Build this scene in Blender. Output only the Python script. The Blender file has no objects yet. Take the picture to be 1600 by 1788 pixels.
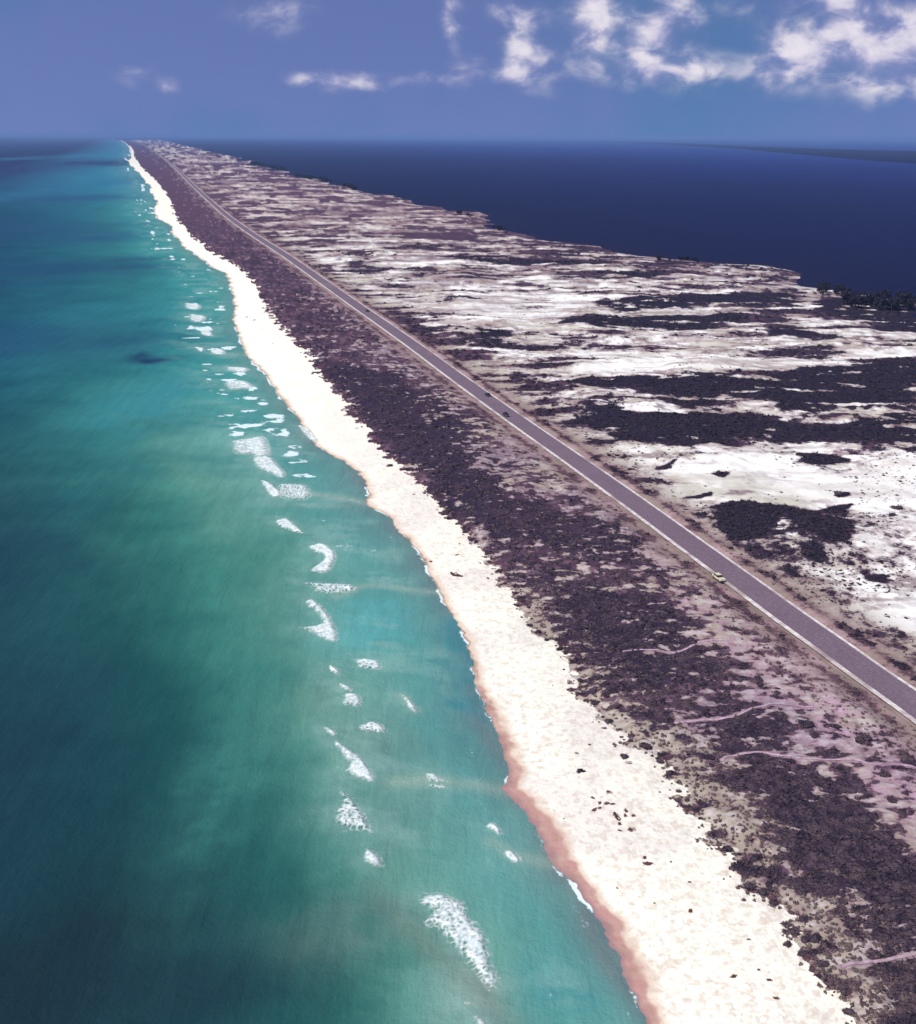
import bpy, math, random
import numpy as np
from mathutils import Matrix, Vector, Euler

random.seed(7); RNG = np.random.default_rng(7)
SC = bpy.context.scene; COL = SC.collection
R = math.radians
# ------------------------------------------------------------------ camera
CAM_H, F, PITCH, ROLL = 120.0, 1917.0, math.atan(657/1917.0), R(0.22)
cd = bpy.data.cameras.new('camera'); cam = bpy.data.objects.new('camera', cd); COL.objects.link(cam)
cd.sensor_fit = 'VERTICAL'; cd.sensor_height = 24.0; cd.lens = F/1788*24
cd.clip_start = 1.0; cd.clip_end = 300000.0
CM = Matrix.Rotation(math.pi/2-PITCH, 3, 'X') @ Matrix.Rotation(ROLL, 3, 'Z')
cam.matrix_world = Matrix.Translation((0, 0, CAM_H)) @ CM.to_4x4()
SC.camera = cam
# ------------------------------------------------------------------ light
SUN_EL, SUN_AZ = R(52), R(-128)      # azimuth from +Y, clockwise: behind the camera, on the left
SUN = Vector((math.cos(SUN_EL)*math.sin(SUN_AZ), math.cos(SUN_EL)*math.cos(SUN_AZ), math.sin(SUN_EL)))
sl = bpy.data.lights.new('sun', 'SUN'); sl.energy = 4.2; sl.angle = R(0.5); sl.color = (1, .965, .91)
so = bpy.data.objects.new('sun', sl); COL.objects.link(so)
so.rotation_euler = SUN.to_track_quat('Z', 'Y').to_euler()
SC.view_settings.view_transform = 'Standard'; SC.view_settings.look = 'None'
SC.view_settings.gamma = 1; SC.view_settings.exposure = 0.25
SC.cycles.max_bounces = 5; SC.cycles.volume_bounces = 0; SC.cycles.transparent_max_bounces = 12

def pray(px, py):
    return CM @ Vector(((px-800)/F, (894-py)/F, -1))
def G(px, py, z=0.0):
    d = pray(px, py); t = (CAM_H-z)/max(-d.z, 1e-4)
    return (d.x*t, d.y*t)
def sky_uv(px, py):
    d = pray(px, py); return d.x/d.y, d.z/d.y

# ------------------------------------------------------------------ node helpers
class NT:
    def __init__(s, nt): s.nt = nt; nt.nodes.clear()
    def n(s, typ, **kw):
        o = s.nt.nodes.new(typ)
        for k, v in kw.items(): setattr(o, k, v)
        return o
    def l(s, a, b): s.nt.links.new(a, b)
    def inp(s, sock, v):
        if hasattr(v, 'is_linked') or isinstance(v, bpy.types.NodeSocket): s.l(v, sock)
        else: sock.default_value = v
    def m(s, op, a, b=0.0, c=None, clamp=False):
        o = s.n('ShaderNodeMath', operation=op, use_clamp=clamp)
        s.inp(o.inputs[0], a); s.inp(o.inputs[1], b)
        if c is not None: s.inp(o.inputs[2], c)
        return o.outputs[0]
    def mix(s, f, a, b, blend='MIX'):
        o = s.n('ShaderNodeMix', data_type='RGBA', blend_type=blend)
        s.inp(o.inputs[0], f)
        for i, v in ((6, a), (7, b)):
            s.inp(o.inputs[i], v if not isinstance(v, tuple) else (v[0], v[1], v[2], 1))
        return o.outputs[2]
    def noise(s, vec, scale, detail=3, rough=.5, dist=0.0):
        o = s.n('ShaderNodeTexNoise'); s.l(vec, o.inputs['Vector'])
        o.inputs['Scale'].default_value = scale; o.inputs['Detail'].default_value = detail
        o.inputs['Roughness'].default_value = rough; o.inputs['Distortion'].default_value = dist
        return o.outputs[0]
    def attr(s, name):
        return s.n('ShaderNodeAttribute', attribute_name=name)
    def ss(s, v, a, b, lo=0.0, hi=1.0):
        o = s.n('ShaderNodeMapRange', interpolation_type='SMOOTHSTEP')
        s.inp(o.inputs[0], v)
        for i, q in enumerate((a, b, lo, hi)): o.inputs[i+1].default_value = q
        return o.outputs[0]
    def pos(s): return s.n('ShaderNodeNewGeometry').outputs['Position']

def lin(v):
    v = v/255.0
    return v/12.92 if v <= .04045 else ((v+.055)/1.055)**2.4
EXPO = 1.45
def C(r, g, b, k=1.0):      # colour that reads as (r,g,b) in full daylight here
    return tuple(min(.85, lin(q)/EXPO*k) for q in (r, g, b))

# ------------------------------------------------------------------ world
W = bpy.data.worlds.new('World'); SC.world = W; W.use_nodes = True
t = NT(W.node_tree)
tc = t.n('ShaderNodeTexCoord').outputs['Generated']
sp = t.n('ShaderNodeSeparateXYZ'); t.l(tc, sp.inputs[0])
cz = t.m('MAXIMUM', sp.outputs[2], 0.0)
cb = t.n('ShaderNodeCombineXYZ'); t.l(sp.outputs[0], cb.inputs[0]); t.l(sp.outputs[1], cb.inputs[1])
t.l(t.m('ADD', t.m('MULTIPLY', cz, .9), .42), cb.inputs[2])
sk = t.n('ShaderNodeTexSky', sky_type='NISHITA', sun_disc=False)
sk.sun_elevation = SUN_EL; sk.sun_rotation = SUN_AZ; sk.altitude = 100; sk.air_density = 1.1; sk.dust_density = .6; sk.ozone_density = 2.0
nv = t.n('ShaderNodeVectorMath', operation='NORMALIZE'); t.l(cb.outputs[0], nv.inputs[0]); t.l(nv.outputs[0], sk.inputs[0])
hue = t.noise(tc, 6.5, 3, .55)
tint = t.mix(t.ss(hue, .32, .60), (1.0, .98, .98), (1.38, .97, 1.05))
skc = t.mix(1.0, sk.outputs[0], tint, 'MULTIPLY')
SKY_TINT = (.62, .78, .97)
skc = t.mix(1.0, skc, SKY_TINT, 'MULTIPLY')
ymax = t.m('MAXIMUM', sp.outputs[1], .05)
U = t.m('DIVIDE', sp.outputs[0], ymax); V = t.m('DIVIDE', sp.outputs[2], ymax)
uvc = t.n('ShaderNodeCombineXYZ'); t.l(U, uvc.inputs[0]); t.l(t.m('MULTIPLY', V, 1.5), uvc.inputs[1])
w1 = t.noise(uvc.outputs[0], 12, 5, .55); w2 = t.noise(uvc.outputs[0], 15, 5, .55, .2)
U2 = t.m('ADD', U, t.m('MULTIPLY', t.m('SUBTRACT', w1, .5), .035))
V2 = t.m('ADD', V, t.m('MULTIPLY', t.m('SUBTRACT', w2, .5), .022))
blobs = [(490,25,48,17,.75),(245,130,32,14,.40),(285,148,14,9,.5),(560,138,46,10,.9),(630,140,40,8,.45),(725,140,50,9,.5),
 (820,125,24,15,.7),(790,28,13,42,.7),(905,85,18,36,.7),(900,130,26,12,.6),(945,100,22,34,.5),(1020,52,22,30,1.2),(1048,14,20,18,.9),
 (1100,65,26,36,.8),(1165,52,24,42,1.1),(1190,10,22,18,.6),(1215,42,12,12,.8),(1120,118,44,11,.8),(1215,122,26,12,.5),(1340,100,15,26,.75),
 (1412,104,34,22,1.1),(1390,58,48,20,.55),(1490,45,42,26,.9),(1515,85,34,28,.75),(1535,120,38,34,.7),(1590,58,20,14,1.1),(1455,8,34,12,1.1),
 (930,35,60,14,.45),(1080,125,150,26,.34),(1330,120,130,26,.38),(1480,110,90,40,.3),(1080,60,120,40,.22),(870,10,24,12,.5),(1280,12,60,16,.3),(1560,20,40,18,.5),(1640,110,50,50,.8),(1720,50,80,50,.9)]
acc = None
for (bx_, by_, rx, ry, s_) in blobs:
    u0, v0 = sky_uv(bx_, by_); k = 1/F*1.08
    a = t.m('MULTIPLY', t.m('SUBTRACT', U2, u0), 1/(rx*k)); b = t.m('MULTIPLY', t.m('SUBTRACT', V2, v0), 1/(ry*k))
    q = t.m('ADD', t.m('MULTIPLY', a, a), t.m('MULTIPLY', b, b))
    g = t.m('MULTIPLY', t.m('EXPONENT', t.m('MULTIPLY', q, -0.70)), s_)
    acc = g if acc is None else t.m('ADD', acc, g)
det = t.noise(uvc.outputs[0], 30, 5, .52, .3)
dens = t.m('MULTIPLY', acc, t.ss(det, .32, .70, .30, 1.32))
dens = t.m('MULTIPLY', t.ss(dens, .04, 1.35), t.m('GREATER_THAN', sp.outputs[1], .06))
dens = t.m('MULTIPLY', dens, .90, clamp=True)
cc = t.mix(t.ss(det, .4, .7), (3.9, 3.8, 5.6), (7.2, 6.7, 7.2))
skc = t.mix(dens, skc, cc)
bg = t.n('ShaderNodeBackground'); t.l(skc, bg.inputs[0]); bg.inputs[1].default_value = 0.103
wo = t.n('ShaderNodeOutputWorld'); t.l(bg.outputs[0], wo.inputs[0])

# ------------------------------------------------------------------ noise in numpy
def hsh(ix, iy, seed):
    h = (ix.astype(np.int64)*374761393 + iy.astype(np.int64)*668265263 + seed*1442695041) & 0xffffffff
    h = ((h ^ (h >> 13))*1274126177) & 0xffffffff
    h = ((h ^ (h >> 16))*2246822519) & 0xffffffff
    return ((h ^ (h >> 15)) & 0xffffff)/float(0x1000000)
def vn(x, y, seed=0):
    ix = np.floor(x); iy = np.floor(y); fx = x-ix; fy = y-iy
    fx = fx*fx*fx*(fx*(fx*6-15)+10); fy = fy*fy*fy*(fy*(fy*6-15)+10)
    a = hsh(ix, iy, seed); b = hsh(ix+1, iy, seed); c = hsh(ix, iy+1, seed); d = hsh(ix+1, iy+1, seed)
    return (a*(1-fx)+b*fx)*(1-fy)+(c*(1-fx)+d*fx)*fy
def fbm(x, y, wl, octs=4, seed=0, gain=.55):
    s = 0.0; amp = 1.0; tot = 0.0; x = x/wl; y = y/wl
    for o in range(octs):
        s = s+amp*vn(x, y, seed+o*17); tot += amp; amp *= gain
        x, y = (x*1.6-y*1.2)+3.1, (x*1.2+y*1.6)+7.7
    v = s/tot
    return .5+(v-.5)*1.5
def sst(v, a, b):
    q = np.clip((v-a)/(b-a), 0, 1); return q*q*(3-2*q)

# ------------------------------------------------------------------ traced lines -> ground
def smooth(P, n=3):
    P = np.array(P, float); Q = np.vstack([2*P[0]-P[1], P, 2*P[-1]-P[-2]]); out = []
    for i in range(1, len(Q)-2):
        p0, p1, p2, p3 = Q[i-1:i+3]
        for k in range(n):
            s = k/n
            out.append(.5*((2*p1)+(-p0+p2)*s+(2*p0-5*p1+4*p2-p3)*s*s+(-p0+3*p1-3*p2+p3)*s**3))
    out.append(P[-1]); return np.array(out)
def ground_line(px, z, n=3, near=True, neardir=None, far=True):
    L = np.array([G(a, b, z) for a, b in smooth(px, n)])
    if near:
        d = np.array(neardir, float); d /= np.linalg.norm(d)
        L = np.vstack([L[0]+d*900, L[0]+d*250, L[0]+d*60, L])
    return L
SHORE_PX = [(1128,1788),(1080,1675),(1016,1563),(964,1507),(930,1436),(902,1398),(881,1380),(887,1345),(869,1282),(850,1237),(831,1195),(827,1155),
 (809,1106),(775,1050),(749,994),(726,956),(700,930),(677,900),(642,880),(645,859),(632,832),(602,806),(557,780),(535,750),(509,716),(482,682),
 (460,649),(430,622),(426,606),(420,590),(410,567),(406,555),(411,540),(408,518),(395,480),(370,465),(320,430),(300,400),(275,375),(271,355),
 (266,335),(256,318),(242,302),(226,286),(229,271),(225,257),(214,249),(200,243)]
EDGE_PX = [(1490,1800),(1476,1773),(1465,1732),(1446,1702),(1416,1664),(1405,1642),(1394,1612),(1375,1593),(1349,1574),(1330,1559),(1300,1548),
 (1289,1518),(1281,1495),(1262,1484),(1240,1458),(1221,1432),(1206,1413),(1180,1385),(1174,1364),(1150,1332),(1127,1308),(1097,1297),(1075,1278),
 (1049,1255),(1036,1233),(1007,1212),(1000,1162),(985,1144),(962,1125),(932,1106),(921,1080),(906,1050),(880,1020),(850,979),(824,952),(790,915),
 (760,881),(722,844),(689,806),(659,780),(625,735),(602,701),(576,671),(561,656),(550,634),(527,607),(505,587),(491,569),(475,548),(463,533),
 (452,509),(430,475),(380,445),(340,415),(310,380),(298,350),(286,330),(270,312),(247,290),(236,275),(234,262),(222,251),(207,243.4)]
ROAD_PX = [(1750,1338),(1600,1230),(1525,1178),(1450,1124),(1375,1071),(1300,1016),(1210,951),(1150,907),(1075,853),(1000,800),(925,748),(860,702),
 (785,648),(735,611),(680,572),(625,534),(550,481),(500,446),(450,414),(400,379),(360,344),(332,318),(310,296),(285,275),(262,259),(243,250),(225,244.5)]
BAY_PX = [(1800,640),(1700,600),(1600,556),(1588,532),(1540,524),(1475,514),(1425,502),(1392,488),(1380,474),(1325,463),(1225,458),(1160,452),(1100,441),
 (1050,431),(990,425),(940,416),(885,404),(862,386),(830,373),(800,367),(760,360),(720,353),(700,345),(655,338),(615,330),(565,320),(530,311),
 (500,303),(465,295),(440,285),(400,274),(350,262),(315,252),(285,244)]
SHORE = ground_line(SHORE_PX, 0, neardir=(.30, -1))
EDGE = ground_line(EDGE_PX, 1.4, neardir=(.33, -1))
ROAD = ground_line(ROAD_PX, 2.0, neardir=(.42, -1))
BAY = ground_line(BAY_PX, 0, neardir=(1, -.35))
FARP = np.array([SHORE[-1]+(SHORE[-1]-SHORE[-2])*0])
LANDPOLY = np.vstack([SHORE, BAY[::-1], [[9000, -2500]], [[1500, -2500]]])

def sdist(x, y, L):
    """signed distance to a polyline; positive on its right-hand side going away (bay side)"""
    out = np.empty(x.shape); A = L[:-1]; D = L[1:]-A; LL = (D**2).sum(1)+1e-9
    for s in range(0, x.size, 60000):
        px = x[s:s+60000, None]; py = y[s:s+60000, None]
        tt = np.clip(((px-A[:, 0])*D[:, 0]+(py-A[:, 1])*D[:, 1])/LL, 0, 1)
        ex = px-(A[:, 0]+tt*D[:, 0]); ey = py-(A[:, 1]+tt*D[:, 1]); q = ex*ex+ey*ey
        i = q.argmin(1); r = np.arange(len(i))
        d = np.sqrt(q[r, i]); sg = np.sign(D[i, 1]*ex[r, i]-D[i, 0]*ey[r, i])
        out[s:s+60000] = d*np.where(sg == 0, 1, sg)
    return out
def inside(x, y, P):
    c = np.zeros(x.shape, bool); n = len(P)
    for i in range(n):
        x1, y1 = P[i]; x2, y2 = P[(i+1) % n]
        if y1 == y2: continue
        k = ((y1 > y) != (y2 > y)); xi = (x2-x1)*(y-y1)/(y2-y1)+x1
        c ^= k & (x < xi)
    return c
def poly_sd(x, y, P):
    P2 = np.vstack([P, P[:1]]); d = np.abs(sdist(x, y, P2)); return np.where(inside(x, y, P), d, -d)

def zp(pts, ox, oy, s): return [(ox+a/s, oy+b/s) for a, b in pts]
def r4(*p): return zp(p, 1000, 600, 2.6667)
def r2(*p): return zp(p, 800, 180, 2.0)
DARK = [r4((590,800),(700,770),(830,745),(950,770),(1130,805),(1270,845),(1290,910),(1150,905),(1080,870),(960,868),(820,880),(710,895),(650,835)),
 r4((1130,795),(1200,757),(1300,742),(1300,755),(1210,785)),
 r4((-10,312),(180,300),(350,332),(680,312),(900,350),(1150,378),(1400,330),(1600,312),(1900,300),(1900,480),(1350,480),(1150,446),(1010,445),(920,405),(830,400),(770,460),(540,472),(200,452),(160,395),(0,350)),
 r4((0,182),(400,152),(700,152),(880,175),(980,120),(1250,95),(1600,88),(1900,80),(1900,180),(1560,190),(1590,275),(1250,296),(1050,300),(860,268),(700,236),(600,292),(500,286),(440,235),(300,214),(50,204)),
 r4((1030,505),(1250,520),(1272,545),(1120,556)), r4((1050,945),(1140,960),(1185,1022),(1100,1012)),
 r4((1370,1058),(1452,1065),(1446,1090),(1380,1085)), r4((620,603),(745,598),(700,617)), r4((510,722),(640,698),(600,727)),
 r4((400,583),(495,538),(470,560),(430,588)), r4((1210,690),(1280,690),(1285,708),(1222,716)), r4((790,1150),(690,1190),(760,1260),(800,1270)),
 r2((450,692),(800,672),(1150,668),(1170,706),(900,702),(600,720)), r2((350,772),(500,748),(800,738),(1010,742),(850,784),(500,792)),
 r2((70,792),(250,802),(380,812),(100,812)), r2((1080,782),(1310,808),(1100,806)), r2((550,588),(710,600),(600,616)),
 r2((1250,690),(1400,672),(1600,696),(1640,780),(1300,735)), r2((1460,775),(1700,760),(1700,800),(1480,790)), r2((560,560),(300,566),(0,548),(0,532),(300,548))]
LIGHT = [r4((460,600),(700,540),(960,520),(1150,600),(1600,530),(1800,560),(1800,740),(1400,800),(1150,730),(800,620),(600,640)),
 r4((1350,850),(1600,820),(1800,900),(1800,1100),(1500,1050),(1200,980)), r2((0,640),(300,600),(480,700),(300,760),(0,740)),
 r4((0,20),(300,60),(700,90),(900,60),(1600,20),(1600,70),(900,120),(300,140),(0,150)), r4((1270,1250),(1500,1200),(1600,1150),(1800,1200),(1600,1340),(1400,1300))]
DARKW = [np.array([G(a, b, 2) for a, b in smooth(list(P)+[P[0]], 2)[:-1]]) for P in DARK]
LIGHTW = [np.array([G(a, b, 2) for a, b in P]) for P in LIGHT]
def r6(*p): return zp(p, 1000, 1188, 2.6667)
DARKA = [r6((560,200),(950,150),(1020,220),(900,300),(700,310),(560,260)), r6((780,380),(1000,390),(1250,430),(1300,480),(1400,560),(1440,700),(1650,860),(1700,1250),(1450,1100),(1250,1000),(1080,900),(1000,650),(850,480)),
 r6((1250,1020),(1700,950),(1700,1700),(1500,1700),(1400,1420),(1350,1300)), r4((0,1150),(250,1180),(450,1230),(600,1370),(700,1500),(600,1600),(200,1600),(-100,1400)), r4((-200,760),(150,860),(350,960),(300,1050),(0,1000),(-300,900)),
 zp([(380,60),(800,150),(1000,300),(1300,560),(1250,760),(1000,700),(700,420),(500,200)],400,600,2.6667), zp([(900,700),(1500,720),(1600,800),(1500,900),(1200,900)],400,600,2.6667)]
LIGHTA = [r6((950,20),(1250,60),(1500,250),(1330,330),(1050,250),(900,100)), r6((1400,450),(1700,420),(1700,860),(1460,640)), r6((480,200),(760,150),(760,190),(500,240)), r4((380,980),(650,1180),(900,1500),(1000,1600),(750,1500),(500,1250)),
 zp([(1050,440),(1350,420),(1560,650),(1400,720),(1100,560)],400,600,2.6667)]
MOTA = [r6((400,260),(560,330),(800,600),(1000,880),(1270,1250),(1400,1500),(1300,1500),(1150,1250),(900,960),(600,620),(430,400)), r4((-250,1180),(-120,1280),(30,1480),(0,1600),(-150,1450),(-300,1200))]
def gp(L_): return [np.array([G(a, b, 2) for a, b in P]) for P in L_]
DARKA, LIGHTA, MOTA = gp(DARKA), gp(LIGHTA), gp(MOTA)
PATHS_PX = [r6((480,200),(560,192),(720,176),(840,145),(960,128),(1060,132),(1120,128)), r6((700,385),(760,352),(860,338),(940,352),(1040,375),(1200,380),(1400,396),(1640,418)),
 r6((1250,1340),(1380,1320),(1460,1302),(1560,1285),(1680,1270)), r4((240,1450),(440,1440),(520,1420),(620,1388),(740,1390))]
PATHS = [np.array([G(a, b, 2.0) for a, b in smooth(P, 4)]) for P in PATHS_PX]

# ------------------------------------------------------------------ the land as a field
def shore_wig(x, y, r):
    return (fbm(x, y, 9, 3, 3)-.5)*1.5*np.clip(r/400, .5, 3)+(fbm(x, y, 120, 3, 5)-.5)*np.clip((r-900)/900, 0, 1)*14+(fbm(x, y, 2.2, 2, 6)-.5)*.9
def land(x, y, colours=True):
    r = np.hypot(x, y)
    w = sdist(x, y, SHORE)+shore_wig(x, y, r)
    e = sdist(x, y, EDGE); e = e+(fbm(x, y, 5.5, 3, 4)-.5)*5.5*np.clip(r/300, .8, 1.5)+(fbm(x, y, 1.6, 2, 44)-.5)*2
    rd = sdist(x, y, ROAD)
    b = np.abs(sdist(x, y, BAY)); b = np.where(inside(x, y, LANDPOLY) , b, -b)
    b = b+(fbm(x, y, 60, 4, 9)-.5)*np.clip(r/900, .3, 6)*26
    # height
    gw = np.where(w < 0, w*.07, 1.5*(1-np.exp(-np.maximum(w, 0)/11.0)))
    beach_n = (fbm(x, y, 14, 3, 20)-.5)*.22*sst(w, 3, 15)
    hum = fbm(x, y, 11, 4, 12)
    A = sst(e, 0, 7)*(.5+1.6*np.clip(hum-.25, 0, 1))
    dn = fbm(x, y, 46, 5, 13)
    B = sst(rd, 9, 45)*(3.6*np.clip(dn-.38, 0, 1)**1.15*1.6+.5*(fbm(x, y, 9, 3, 14)-.5))*sst(b, 5, 90)
    z = gw+beach_n+A*(1-sst(rd, -14, -8))+B
    near_road = 1-sst(np.abs(rd), 7.5, 16)
    z = z*(1-near_road)+(1.75+.12*(fbm(x, y, 5, 2, 15)-.5))*near_road
    z = z-.35*(1-sst(np.abs(rd), 5.6, 7.5))                       # bed under the road
    z = np.where(w < 0, w*.07, z)
    bb = np.where(rd > 0, np.minimum(z, np.where(b > 0, .15+b*.06, b*.05)), z)
    z = bb
    pathd = np.full(x.shape, 99.0)
    k = (r < 420) & (rd < 0)
    if k.any():
        for P in PATHS: pathd[k] = np.minimum(pathd[k], np.abs(sdist(x[k], y[k], P)))
    F_ = dict(w=w, e=e, rd=rd, b=b, z=z, path=pathd, r=r)
    if not colours: return F_
    # vegetation field
    frac = np.clip(e/np.maximum(e-rd-6, 1), 0, 1)
    n1 = fbm(x, y, 16, 5, 30); n2 = fbm(x, y, 4.2, 4, 31); n3 = fbm(x, y, 52, 6, 32, .66); n4 = fbm(x, y, 7.5, 4, 33); n5 = fbm(x, y, 2.6, 3, 35); st = fbm(x/5.5, y, 9, 4, 36, .6)
    nearf = 1-sst(y, 230, 420)
    n6 = fbm(x/1.8, y, 2.0, 4, 37, .65); vA = .725-.20*sst(frac, .35, .95)+(n1-.5)*.30+(n2-.5)*.45+(n6-.5)*1.15+(st-.5)*.45*sst(y, 300, 600)
    vA = vA-.22*nearf*sst(n1, .35, .65)*sst(frac, .3, .7)-.26*nearf*(1-sst(e, 2, 15))
    vA = vA+.22*sst(y, 500, 1200)*(1-.5*frac)
    def reg(PS, sc=3.0):
        o_ = np.zeros(x.shape)
        for P in PS:
            lo = P.min(0)-12; hi = P.max(0)+12; q = (x > lo[0]) & (x < hi[0]) & (y > lo[1]) & (y < hi[1])
            if q.any(): o_[q] = np.maximum(o_[q], sst(poly_sd(x[q]+(n1[q]-.5)*10, y[q]+(n4[q]-.5)*12, P)/sc, -1, 1))
        return o_
    dA, lA, mA = reg(DARKA), reg(LIGHTA), reg(MOTA)
    vA = vA+.20*dA*(1-lA)-.16*lA-.14*mA+(n5-.5)*.35*(lA+mA)
    vA = vA-.45*(1-sst(pathd, .25, .9))
    ve = 1-sst(np.abs(rd), 7, 15+6*n1)
    vV = .30+(n4-.5)*.5+.30*np.exp(-((rd-9.5)/1.8)**2)+.30*np.exp(-((rd+9.5)/1.6)**2)
    vB = .27+(n3-.5)*1.15+(n4-.5)*.46+.16*sst(y, 500, 1300)+.22*(1-sst(rd, 14, 34))
    vB = vB+.10*sst(b, 160, 20)+(st-.5)*1.15*sst(y, 260, 650)+(n5-.5)*.35*(1-sst(y, 500, 900))
    kk = (rd > 5) & (b > -20)
    wx = (n1-.5)*10; wy = (fbm(x, y, 13, 4, 34)-.5)*16
    dk = np.full(x.shape, -99.0)
    for P in DARKW:
        lo = P.min(0)-30; hi = P.max(0)+30
        q = (x > lo[0]) & (x < hi[0]) & (y > lo[1]) & (y < hi[1])
        if q.any():
            sc = max(1.5, .10*min(*(P.max(0)-P.min(0))))
            dk[q] = np.maximum(dk[q], poly_sd(x[q]+wx[q]*min(1, sc/5), y[q]+wy[q]*min(1, sc/5), P)/sc)
    lt = np.zeros(x.shape)
    for P in LIGHTW:
        lo = P.min(0)-30; hi = P.max(0)+30
        q = (x > lo[0]) & (x < hi[0]) & (y > lo[1]) & (y < hi[1])
        if q.any(): lt[q] = np.maximum(lt[q], sst(poly_sd(x[q], y[q], P)/8, -1, 1))
    vB = vB-.30*lt
    dkm = sst(dk, -1.3, .8); vB = vB*(1-dkm)+(.95+(n4-.5)*.7+(n6-.5)*.35+(st-.5)*1.5*sst(y, 300, 460))*dkm
    veg = np.where(rd < 0, vA, vB)
    veg = veg*(1-ve)+vV*ve
    veg = np.where(e < 0, .05+.10*sst(e, -9, 0)*(n2 > .6)+(hsh(np.floor(x/1.3), np.floor(y/1.3), 77) > .997)*.5*sst(w, 9, 20), veg)
    veg = np.where(b < 3, np.minimum(veg, .9), veg)
    F_['veg'] = veg
    # sand colour
    def cc(*c): return np.array(C(*c))
    sB = np.array((.80, .775, .71)); sBeach = np.array((.82, .785, .64)); sWet = cc(168, 112, 100); sPink = cc(190, 158, 172); sTan = cc(164, 146, 134); sGr = cc(188, 176, 150)
    o = np.ones(x.shape)[:, None]; c = o*sB
    def mx(c, d, f): f = np.clip(f, 0, 1)[:, None]; return c*(1-f)+d*f
    c = mx(c, cc(206, 198, 176), sst(fbm(x, y, 22, 5, 40, .65), .46, .72)*(.7-.5*lt)); c = mx(c, cc(140, 112, 118), sst(fbm(x/2, y, 7, 5, 49, .7), .54, .78)*(.8-.5*lt))
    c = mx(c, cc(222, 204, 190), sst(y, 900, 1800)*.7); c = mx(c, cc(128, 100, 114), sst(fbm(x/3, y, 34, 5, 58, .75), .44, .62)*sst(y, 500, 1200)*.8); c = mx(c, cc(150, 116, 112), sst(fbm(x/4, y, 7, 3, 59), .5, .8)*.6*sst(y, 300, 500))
    c = mx(c, cc(182, 168, 152), (1-sst(rd, 12, 34))*(rd > 0)*.85)
    cA = o*cc(156, 136, 144); cA = mx(cA, sGr, sst(fbm(x, y, 30, 3, 41), .45, .65)*.7*(1-sst(y, 450, 900))); cA = mx(cA, sPink, nearf*sst(frac, .35, .8)*.6*sst(n1, .3, .6))
    cA = mx(cA, cc(190, 178, 160), nearf*(1-sst(e, 3, 16))); cA = mx(cA, cc(168, 154, 140), mA*.8); cA = mx(cA, cc(218, 180, 200), lA*nearf*sst(n6, .40, .75)); cA = mx(cA, cc(222, 208, 208), sst(1-n6, .58, .9)*.6)
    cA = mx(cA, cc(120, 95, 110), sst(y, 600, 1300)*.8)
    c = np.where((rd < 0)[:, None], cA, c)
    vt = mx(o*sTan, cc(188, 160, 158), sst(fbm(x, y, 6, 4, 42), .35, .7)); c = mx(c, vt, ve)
    c = mx(c, cc(170, 136, 152), (1-sst(pathd, .3, .8))*.7)
    cb_ = mx(o*sBeach, cc(252, 243, 230), sst(fbm(x, y, 17, 4, 64), .40, .75)*.7*(1-sst(y, 300, 700))); cb_ = mx(cb_, cc(236, 222, 206), sst(fbm(x, y, .7, 2, 65), .62, .9)*.5*(1-sst(y, 250, 500)))
    cb_ = mx(cb_, cc(226, 220, 208), sst(fbm(x, y, 1.1, 4, 43, .8), .45, .80)*sst(e, -22, -2)*(1-sst(y, 260, 520))*.45)
    cb_ = mx(cb_, cc(225, 205, 185), sst(fbm(x, y, 1.2, 3, 47), .6, .8)*.5*(1-sst(y, 300, 600)))
    nw = 1-sst(y, 170, 270)
    wet = (1.5+4*(fbm(x, y, 9, 4, 45)-.35))*(.35+.65*nw)+1.0*nw; wet = np.maximum(wet*.85, .3)
    cb_ = mx(cb_, cc(238, 214, 190), (1-sst(w, wet, wet+2.2))*.9); cb_ = mx(cb_, cc(176, 138, 118), (1-sst(w, wet*.6, wet*1.0))*(.45+.8*(fbm(x, y, 3, 3, 48)-.3)))
    cb_ = mx(cb_, cc(206, 158, 148), (1-sst(w, wet*.75, wet*1.15))*nw*(.6+.8*(fbm(x, y, 2.5, 4, 61)-.3))); cb_ = mx(cb_, cc(156, 124, 128), (1-sst(w, 0, wet*.5))*.65*nw)
    c = np.where((e < 0)[:, None], cb_, c)
    F_['sand'] = c
    vg = o*cc(62, 51, 66); vg = mx(vg, cc(80, 62, 76), sst(fbm(x, y, 20, 4, 46), .4, .7)); vg = mx(vg, cc(120, 96, 108), sst(n5, .5, .8)*.6*(rd < 0)); vg = mx(vg, cc(44, 40, 56), dA*.7); vg = mx(vg, cc(38, 36, 50), sst(dk, -.6, .3)*.9); vg = mx(vg, cc(96, 60, 58), (1-sst(e, 0, 3))*.5)
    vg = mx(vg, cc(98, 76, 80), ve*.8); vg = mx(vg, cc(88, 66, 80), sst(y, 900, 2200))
    F_['vegc'] = vg
    return F_

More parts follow.
